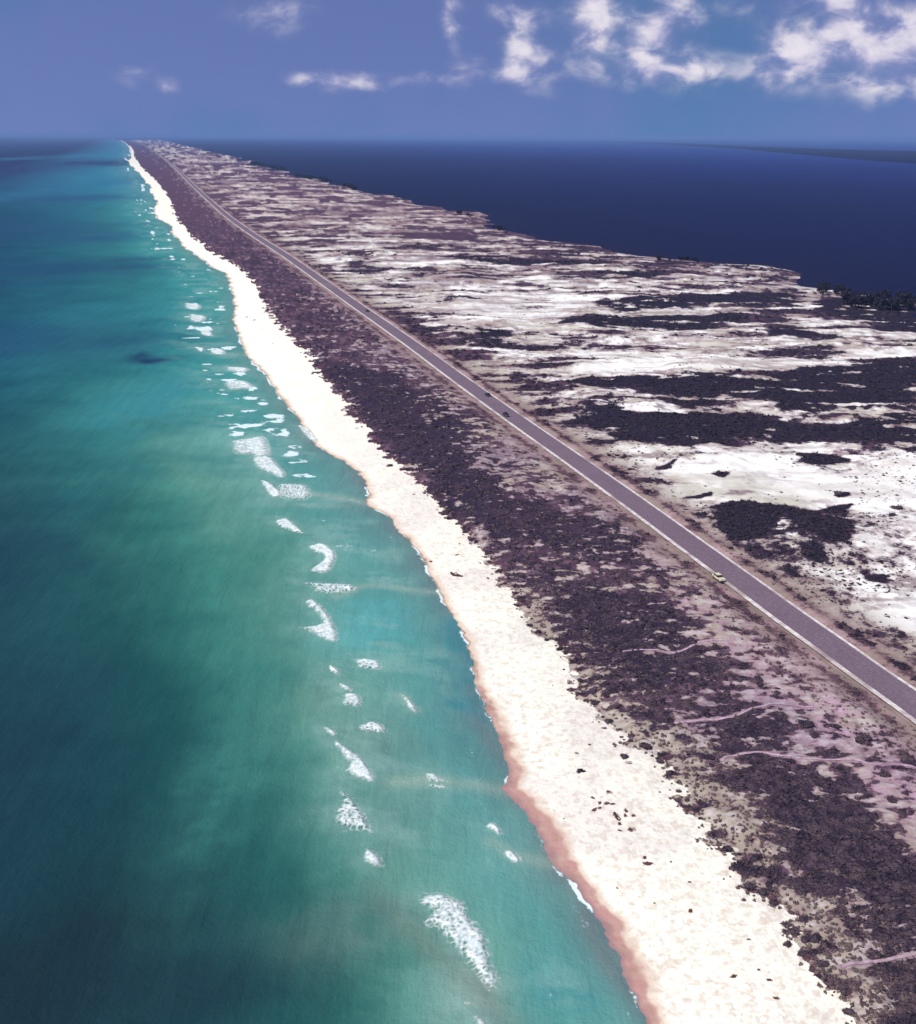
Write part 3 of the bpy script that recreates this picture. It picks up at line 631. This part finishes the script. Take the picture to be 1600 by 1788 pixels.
# scrub behind the road
x, y = candidates(120000, 200, 1300, R(-15), R(32)); L = land(x, y)
k = (L['rd'] > 8) & (L['b'] > 6) & (L['veg']+(RNG.random(len(x))-.5)*.3 > .66)
x, y, z = x[k], y[k], L['z'][k]; r = np.hypot(x, y); print('dune scrub', len(x))
s = (.45+.9*RNG.random(len(x))**2)*np.clip((r/400)**.5, .8, 1.8)
tag(scatter('dune_scrub', x, y, z, s, s*(.5+.35*RNG.random(len(x))), mDune), 'dark patches of scrub among the white dunes behind the road', 'scrub', kind='stuff')
x, y = candidates(60000, 200, 900, R(-5), R(32)); L = land(x, y); pr = sst(fbm(x, y, 26, 4, 96), .45, .8)*.55+.02
k = (L['rd'] > 14) & (L['b'] > 10) & (L['veg'] < .55) & (RNG.random(len(x)) < pr)
x, y, z = x[k], y[k], L['z'][k]; s = .18+.5*RNG.random(len(x))**2; print('dots', len(x))
tag(scatter('sparse_dune_scrub', x, y, z, s, s*.7, mScrub), 'small dark tufts sprinkled over the open white dunes', 'scrub', kind='stuff')
# dry grass
x, y = candidates(60000, 110, 420, R(-10), R(34)); L = land(x, y)
k = ((L['e'] > -3) & (L['e'] < 14) & (L['veg'] < .75) & (RNG.random(len(x)) < .5*sst(L['e'], -3, 3)+.05)) | ((np.abs(L['rd']) < 22) & (np.abs(L['rd']) > 7) & (RNG.random(len(x)) < .3))
k &= (L['path'] > .8)
x, y, z = x[k], y[k], L['z'][k]; s = .16+.3*RNG.random(len(x)); print('grass', len(x))
tag(scatter('beach_grass', x, y, z, s, s*1.1, mTuft, .02), 'dry brownish grass tufts along the scrub edge and road verges', 'grass', kind='stuff')

# individual shrubs
def shrub_mesh(seed, nleaf=260):
    g = np.random.default_rng(seed); vs = []; fs = []; n = 0
    for c in range(6):
        a = g.random()*6.28; o = np.array([math.cos(a), math.sin(a), 0])*(.0 if c == 0 else .55*g.random()+.15); rad = .75 if c == 0 else .35+.25*g.random()
        v, f = IV1, IF1; v = v*(.75+.3*g.random((len(v), 1)))*rad*.85; v = v+o; v[:, 2] = np.clip(v[:, 2]+.1, -.1, 9)
        vs.append(v); fs.append(f+n); n += len(v)
        for i in range(nleaf//6):
            d = g.normal(size=3); d[2] = abs(d[2]); d /= np.linalg.norm(d); p = o+d*rad*(.75+.35*g.random()); q = g.normal(size=(3, 3))*.09+p
            q[:, 2] = np.maximum(q[:, 2], -.05); vs.append(q); fs.append(np.array([[n, n+1, n+2]])); n += 3
    return np.vstack(vs), np.vstack(fs)
shrub_me = []
for i in range(5):
    v, f = shrub_mesh(200+i); o = mesh_np('shrub', v, f, mScrub, smooth_=False); shrub_me.append(o.data); bpy.data.objects.remove(o)
def zat(x, y): return float(land(np.array([x, y*0+x])[:1], np.array([y]), False)['z'][0])
def put_shrub(px, py, wpx, label, group=None, hk=.6, name='shrub', cat='shrub', me=None, el=1.0):
    x_, y_ = G(px, py, 1.6); z_ = zat(x_, y_); x_, y_ = G(px, py, z_)
    rr = math.hypot(x_, y_, CAM_H); rad = wpx/2/F*rr
    o = bpy.data.objects.new(name, me or random.choice(shrub_me)); COL.objects.link(o); o.location = (x_, y_, zat(x_, y_)-.03)
    o.scale = (rad*el, rad, rad*hk*1.3); o.rotation_euler = (0, 0, random.random()*6.28); return tag(o, label, cat, group)
put_shrub(1090, 1322, 22, 'larger of two dark round bushes standing alone on the white sand', 'lone bushes on the upper beach')
put_shrub(1151, 1326, 14, 'smaller of two dark round bushes standing alone, next to the scrub edge', 'lone bushes on the upper beach')
put_shrub(1014, 1347, 16, 'small reddish dark bush alone in the middle of the beach', 'lone bushes on the upper beach')
put_shrub(1375, 1650, 15, 'upright dark purple bush on the sand beside the scrub edge', 'lone bushes on the upper beach', 1.3)
put_shrub(1375, 1616, 18, 'flat dark bush, farther of two low ones behind the upright bush', 'lone bushes on the upper beach', .35, el=1.4)
put_shrub(1376, 1628, 18, 'flat dark bush directly behind the upright bush on the sand', 'lone bushes on the upper beach', .35, el=1.4)
put_shrub(1422, 1642, 30, 'broad grey bush in a pale sand hollow by the scrub edge')
for (a, b, w_, l) in [(1412,1267,38,'big dark round bush in the pink sand above the upper footpath'),(1555,1396,24,'dark oval bush in pink sand near the right edge, above the black scrub'),
   (1422,1287,22,'dark bush touching the near side of the big round bush'),(1560,1480,22,'dark bush below a pink gap near the right edge'),(1288,1143,18,'dark bush at the end of the farthest footpath'),
   (1510,1292,40,'widest dark bush in the pink sand below the road verge'),(1142,995,13,'small black bush in the scrub left of the parked car'),(1160,1026,16,'black bush nearest the road in the speckled scrub'),
   (1467,863,24,'round dark bush alone in the open white dunes'),(1506,861,9,'small round bush right of the round dark one in the dunes'),(1415,965,34,'broad dark bush below the big black patch in the white dunes'),
   (1570,888,26,'flat dark bush near the right edge in the white dunes'),(1112,940,20,'black bush at the top of the speckled scrub below the road')]:
    put_shrub(a, b, w_, l, 'separate dark bushes', .5)
edge_lab = 'dark bush in the ragged row where the scrub meets the white beach'
rs = random.Random(5); EP = smooth(EDGE_PX[:48], 2); acc_ = 0; last = None
def edge_label(py):
    return ['dark bush in the far stretch of the ragged beachside row, beyond the rip line', 'dark bush in the ragged beachside row, middle stretch level with the parked car', 'dark bush in the nearest stretch of the ragged row beside the widest beach'][0 if py < 880 else 1 if py < 1215 else 2]
for p in EP:
    if last is not None: acc_ += math.dist(p, last)
    last = p
    if acc_ > 17*max(.35, (p[1]-240)/1200):
        acc_ = 0; sz = (8+16*rs.random())*max(.35, (p[1]-240)/1100)
        put_shrub(p[0]+rs.uniform(0, 10), p[1]-rs.uniform(-3, 6), sz, edge_label(p[1]), 'bushes along the beach edge of the scrub', .6)

# driftwood and dried weed on the beach
mDrift = simple('driftwood', C(86, 62, 64), .9, .1, .3, 5); mWeed = simple('dried_weed', C(112, 72, 74), .95, .05, .35, 6)
def log_mesh(seed, ln, rad):
    g = np.random.default_rng(seed); n = 9; m = 8; V = []; 
    for i in range(n):
        s = i/(n-1); c = np.array([(s-.5)*ln, .12*ln*math.sin(s*4+seed), rad*.6]); rr = rad*(1-.45*s)*(.85+.3*g.random())
        for j in range(m): a = j/m*6.283; V.append(c+np.array([0, math.cos(a)*rr, math.sin(a)*rr]))
    f = [(i*m+j, i*m+(j+1) % m, (i+1)*m+(j+1) % m, (i+1)*m+j) for i in range(n-1) for j in range(m)]
    nb = len(V); V += [V[0]*0+np.array([-.5*ln-.1, V[0][1], rad*.6]), np.array([.5*ln+.05, V[(n-1)*m][1], rad*.5])]
    tri = [(j, nb, (j+1) % m, j) for j in range(0)]
    return np.array(V), np.array(f)
def put_log(px, py, lpx, ang, label, rad=.28, seed=1):
    x_, y_ = G(px, py, 1.4); z_ = zat(x_, y_); rr = math.hypot(x_, y_, CAM_H); ln = lpx/F*rr
    root = bpy.data.objects.new('driftwood_log', None); COL.objects.link(root); root.location = (x_, y_, z_); root.rotation_euler = (0, 0, ang); tag(root, label, 'driftwood', 'driftwood on the beach')
    v, f = log_mesh(seed, ln, rad); mesh_np('trunk', v, f, mDrift, parent=root)
    for k in range(3):
        v, f = log_mesh(seed+k+5, ln*.35, rad*.4); o = mesh_np('branch', v, f, mDrift, parent=root); o.location = ((k-1)*ln*.22, .1, rad*.8); o.rotation_euler = (0, -.5, 1.1+k*1.3)
put_log(797, 1001, 26, -.75, 'dark driftwood log lying alone on the white beach beyond the red cusp', .42, 3)
put_log(1077, 1425, 22, -1.1, 'crooked dark log in the middle of the scattered beach debris', .26, 8)
debris = [(1063,1382,7),(1035,1393,7),(1048,1402,8),(1060,1403,9),(1069,1404,8),(1038,1414,10),(1048,1411,7),(1094,1416,8),(1092,1424,8),(1106,1424,8),(1082,1438,8),(1083,1450,7),(1102,1449,10),
 (1126,1497,8),(1131,1508,14),(1172,1505,5),(1205,1540,6),(1078,1551,5),(1143,1577,5),(1206,1590,9),(798,969,7),(753,981,7),(853,1010,6),(431,554,5),(444,559,6),(1344,1711,8),(1282,1705,10),(1325,1693,6),(1355,1743,8),(1480,1712,8),(1299,1572,8),(1308,1640,6),(985,1430,4),(1030,1300,6),(1008,1315,6)]
weed_lab = ['dark clump of dried weed among scattered debris on the middle beach', 'small dark clump of dried weed alone on the open sand']
wm = []
for i in range(3):
    v, f = clump(400+i, 30, .3); o = mesh_np('weed_clump', v, f, mWeed, smooth_=False); wm.append(o.data); bpy.data.objects.remove(o)
for i, (a, b, w_) in enumerate(debris):
    put_shrub(a, b, w_*.85, weed_lab[0 if i < 13 else 1], ['debris cluster on the middle beach', 'lone weed clumps on the sand'][0 if i < 13 else 1], .3, 'weed_clump', 'weed clump', wm[i % 3], 1.5)

# bayshore trees
def tree_parts(seed):
    g = np.random.default_rng(seed); vs = []; fs = []; n = 0
    for c in range(9):
        a = g.random()*6.28; rr = .38*g.random()**.5; o = np.array([math.cos(a)*rr, math.sin(a)*rr, .38+.5*g.random()]); rad = .14+.1*g.random()
        v = IV1*(.7+.35*g.random((len(IV1), 1)))*rad*.8+o; vs.append(v); fs.append(IF1+n); n += len(v)
        for i in range(45):
            d = g.normal(size=3); d /= np.linalg.norm(d); p = o+d*rad*(.7+.5*g.random()); q = g.normal(size=(3, 3))*.04+p; vs.append(q); fs.append(np.array([[n, n+1, n+2]])); n += 3
    crown = (np.vstack(vs), np.vstack(fs))
    V = []; m = 7
    for s, rd_ in ((0, .045), (.2, .032), (.45, .026), (.75, .012)):
        for j in range(m): V.append((math.cos(j/m*6.283)*rd_+.03*s*math.sin(seed), math.sin(j/m*6.283)*rd_, s))
    F4 = [(i*m+j, i*m+(j+1) % m, (i+1)*m+(j+1) % m, (i+1)*m+j) for i in range(3) for j in range(m)]
    return crown, (np.array(V), np.array(F4))
TP = []
for i in range(4):
    (cv, cf), (tv, tf) = tree_parts(500+i)
    a = mesh_np('crown', cv, cf, mTree, smooth_=False); b = mesh_np('trunk', tv, tf, mBark); TP.append((a.data, b.data)); bpy.data.objects.remove(a); bpy.data.objects.remove(b)
def put_tree(px, py, hpx, label, group, wk=1.0):
    x_, y_ = G(px, py, .6); rr = math.hypot(x_, y_); h = hpx/F*rr
    root = bpy.data.objects.new('bayshore_tree', None); COL.objects.link(root); root.location = (x_, y_, max(.1, zat(x_, y_)-.1)); root.rotation_euler = (0, 0, random.random()*6.28)
    root.scale = (h*wk*1.2, h*wk*1.2, h); tag(root, label, 'tree', group); c, tr = random.choice(TP)
    for nm_, me in (('crown', c), ('trunk', tr)):
        o = bpy.data.objects.new(nm_, me); COL.objects.link(o); o.parent = root
rs = random.Random(11)
for i in range(26):
    a = 1478+(1596-1478)*i/25+rs.uniform(-4, 4); put_tree(a, 532+rs.uniform(-6, 8)+(a-1478)*.05, 12+11*rs.random(), 'dark tree in the dense grove on the bay shore at the right edge', 'bayshore grove at the right edge', 1.1)
for i in range(14):
    a = 1425+rs.uniform(0, 60); put_tree(a, 508+(a-1425)*.22+rs.uniform(-2, 8), 9+8*rs.random(), 'small dark tree where the pale spit ends, left of the dense grove', 'small trees at the end of the spit', 1.0)
for i in range(10):
    put_tree(1160+rs.uniform(-12, 60), 455+rs.uniform(-2, 3), 5+4*rs.random(), 'low dark tree fringing the bay shore on the pale spit', 'far shore trees on the spit', 1.3)
for i in range(14):
    a = rs.choice([rs.uniform(800, 824), rs.uniform(862, 886)]); put_tree(a, 372+(a-800)*.40+rs.uniform(-2, 4), 4+3*rs.random(), 'far dark tree beside the narrow sand point in the bay', 'far shore trees by the sand point', 1.4)
for (x0, x1, y0, y1) in ((440, 500, 288, 299), (515, 575, 309, 319), (600, 625, 325, 332)):
    for i in range(16):
        a = rs.uniform(x0, x1); put_tree(a, y0+(y1-y0)*(a-x0)/(x1-x0)+rs.uniform(-1.5, 1), 4+3*rs.random(), {440: 'distant tree in the farthest dark hammock on the bay shore', 515: 'distant tree in the middle dark hammock on the bay shore', 600: 'distant tree in the nearest of three dark hammocks'}[x0], {440: 'farthest hammock', 515: 'middle hammock', 600: 'nearest hammock'}[x0], 1.8)

# far wooded shore across the bay
lowe = smooth([(1010,247.5),(1120,250.5),(1225,256.5),(1300,261),(1400,270),(1500,279),(1600,286),(1800,300),(2100,318)], 8); upe = smooth([(1010,246.8),(1120,249),(1225,252.5),(1300,256.5),(1400,260),(1500,263),(1600,265.5),(1800,270),(2100,276)], 8)
V = []; nr = 26
for p, q in zip(lowe, upe):
    for j in range(nr):
        s = j/(nr-1); x_, y_ = G(p[0]+(q[0]-p[0])*s, p[1]+(q[1]-p[1])*s, 0); V.append((x_, y_, 0))
V = np.array(V, float); n = len(lowe); sj = np.tile(np.linspace(0, 1, nr), n)
V[:, 2] = -.5+(7+7*fbm(V[:, 0], V[:, 1], 120, 4, 95))*sst(sj, 0, .05)*(1-sst(sj, .96, 1))
i = np.arange(n-1)[:, None]*nr+np.arange(nr-1)[None]; f = np.stack([i, i+nr, i+nr+1, i+1], -1).reshape(-1, 4)
mFar = veg_mat('far_woods', C(14, 10, 44), C(20, 15, 50), C(26, 20, 54))
tag(mesh_np('far_woodland', V, f, mFar, smooth_=False), 'dark low wooded shore far across the bay', 'woodland', kind='stuff')

# ------------------------------------------------------------------ cars
def box_bm(bm, x0, x1, y0, y1, z0, z1, tx=0, ty=0, tf=0):
    vs = [bm.verts.new(p) for p in ((x0, y0, z0), (x1, y0, z0), (x1, y1, z0), (x0, y1, z0), (x0+tx, y0+ty, z1), (x1-tx, y0+ty, z1), (x1-tx, y1-ty-tf, z1), (x0+tx, y1-ty-tf, z1))]
    for f in ((3, 2, 1, 0), (4, 5, 6, 7), (0, 1, 5, 4), (1, 2, 6, 5), (2, 3, 7, 6), (3, 0, 4, 7)): bm.faces.new([vs[k] for k in f])
    return vs
import bmesh
def bobj(name, fn, mat, parent, bev=0):
    bm = bmesh.new(); fn(bm)
    if bev: bmesh.ops.bevel(bm, geom=bm.edges[:], offset=bev, segments=2, affect='EDGES', profile=.6)
    bmesh.ops.recalc_face_normals(bm, faces=bm.faces[:])
    me = bpy.data.meshes.new(name); bm.to_mesh(me); bm.free(); me.materials.append(mat)
    o = bpy.data.objects.new(name, me); COL.objects.link(o); o.parent = parent; return o
mGlass = simple('dark_glass', (.02, .022, .03), .15, .6, .1); mTyre = simple('tyre_rubber', (.02, .02, .022), .9, .1, .2); mRim = simple('wheel_metal', (.45, .45, .46), .4, .5, .1, metallic=.8)
mChrome = simple('bumper_metal', (.5, .5, .5), .3, .5, .1, metallic=.9); mLampW = simple('lamp_glass', (.7, .7, .66), .2, .5, .05); mLampR = simple('tail_lamp', (.35, .03, .02), .3, .5, .05)
def car(px, py, heading_up, side, paint, label):
    x_, y_ = G(px, py, 2.4); i = np.argmin(((RP-np.array([x_, y_]))**2).sum(1)); i = min(max(i, 1), len(RP)-2)
    T = RP[i+1]-RP[i-1]; T /= np.linalg.norm(T); N = np.array([T[1], -T[0]]); c = RP[i]+N*side+T*np.dot(np.array([x_, y_])-RP[i], T)
    root = bpy.data.objects.new('car', None); COL.objects.link(root); root.location = (c[0], c[1], 1.925)
    root.rotation_euler = (0, 0, math.atan2(-T[0], T[1])+(0 if heading_up else math.pi)); tag(root, label, 'car', 'cars on the coast road')
    def body(bm):
        box_bm(bm, -.92, .92, -2.35, 2.35, .32, .92, .05, .06)
    mp = paint
    b = bobj('body', body, mp, root, .07)
    cb_ = bobj('cabin', lambda bm: box_bm(bm, -.84, .84, -1.75, .95, .90, 1.40, .14, .28, .35), mGlass, root, .03)
    bobj('roof', lambda bm: box_bm(bm, -.70, .70, -1.46, .34, 1.395, 1.45, .02, .02), mp, root, .015)
    for sy, w in ((-1.55, 0), (1.45, 0)):
        for sx in (-.85, .85):
            def tyre(bm):
                r_ = bmesh.ops.create_cone(bm, cap_ends=True, segments=20, radius1=.33, radius2=.33, depth=.22)
                bmesh.ops.rotate(bm, verts=bm.verts[:], matrix=Matrix.Rotation(math.pi/2, 3, 'Y'))
            w_ = bobj('wheel', tyre, mTyre, root, .02); w_.location = (sx, sy, .33)
            def rim(bm):
                bmesh.ops.create_cone(bm, cap_ends=True, segments=16, radius1=.19, radius2=.17, depth=.24)
                bmesh.ops.rotate(bm, verts=bm.verts[:], matrix=Matrix.Rotation(math.pi/2, 3, 'Y'))
            bobj('rim', rim, mRim, w_)
    for yy in (-2.40, 2.40): bobj('bumper', lambda bm: box_bm(bm, -.86, .86, yy-.07, yy+.07, .38, .56), mChrome, root, .03)
    for sx in (-.66, .66):
        bobj('headlight', lambda bm: box_bm(bm, sx-.16, sx+.16, 2.30, 2.37, .64, .80), mLampW, root, .01)
        bobj('tail_light', lambda bm: box_bm(bm, sx-.16, sx+.16, -2.37, -2.30, .64, .80), mLampR, root, .01)
    for k in (-1, 1):
        bobj('pillar', lambda bm: box_bm(bm, k*.80-.03, k*.80+.03, -.45, -.33, .92, 1.38), mp, root)
mCream = simple('cream_paint', C(236, 226, 190), .4, .5, .04); mDarkP = simple('dark_blue_paint', C(50, 34, 66), .35, .5, .05); mBlack = simple('black_paint', C(36, 28, 38), .35, .5, .05); mMar = simple('maroon_paint', C(88, 44, 54), .35, .5, .05)
car(1262, 1008, False, -5.9, mCream, 'cream roofed car pulled over on the pale near shoulder of the road')
car(860, 689, True, 2.0, mDarkP, 'dark purple blue car in the landward lane of the road')
car(888, 724, False, -2.4, mBlack, 'black car in the seaward lane, just nearer than the dark blue one')
car(636, 543, True, 1.0, mMar, 'small maroon car farthest along the road')

# ------------------------------------------------------------------ haze
mH, t = new_mat('haze_air'); pv = t.n('ShaderNodeVolumePrincipled'); pv.inputs['Color'].default_value = (.26, .42, .76, 1); pv.inputs['Density'].default_value = 5.2e-5; pv.inputs['Anisotropy'].default_value = 0.0
o_ = t.n('ShaderNodeOutputMaterial'); t.l(pv.outputs[0], o_.inputs['Volume'])
S_ = 84000; V = [(-S_, -S_, -4), (S_, -S_, -4), (S_, S_, -4), (-S_, S_, -4), (-S_, -S_, 128), (S_, -S_, 128), (S_, S_, 128), (-S_, S_, 128)]
tag(mesh_np('haze', V, [(3, 2, 1, 0), (4, 5, 6, 7), (0, 1, 5, 4), (1, 2, 6, 5), (2, 3, 7, 6), (3, 0, 4, 7)], mH, smooth_=False), kind='stuff')
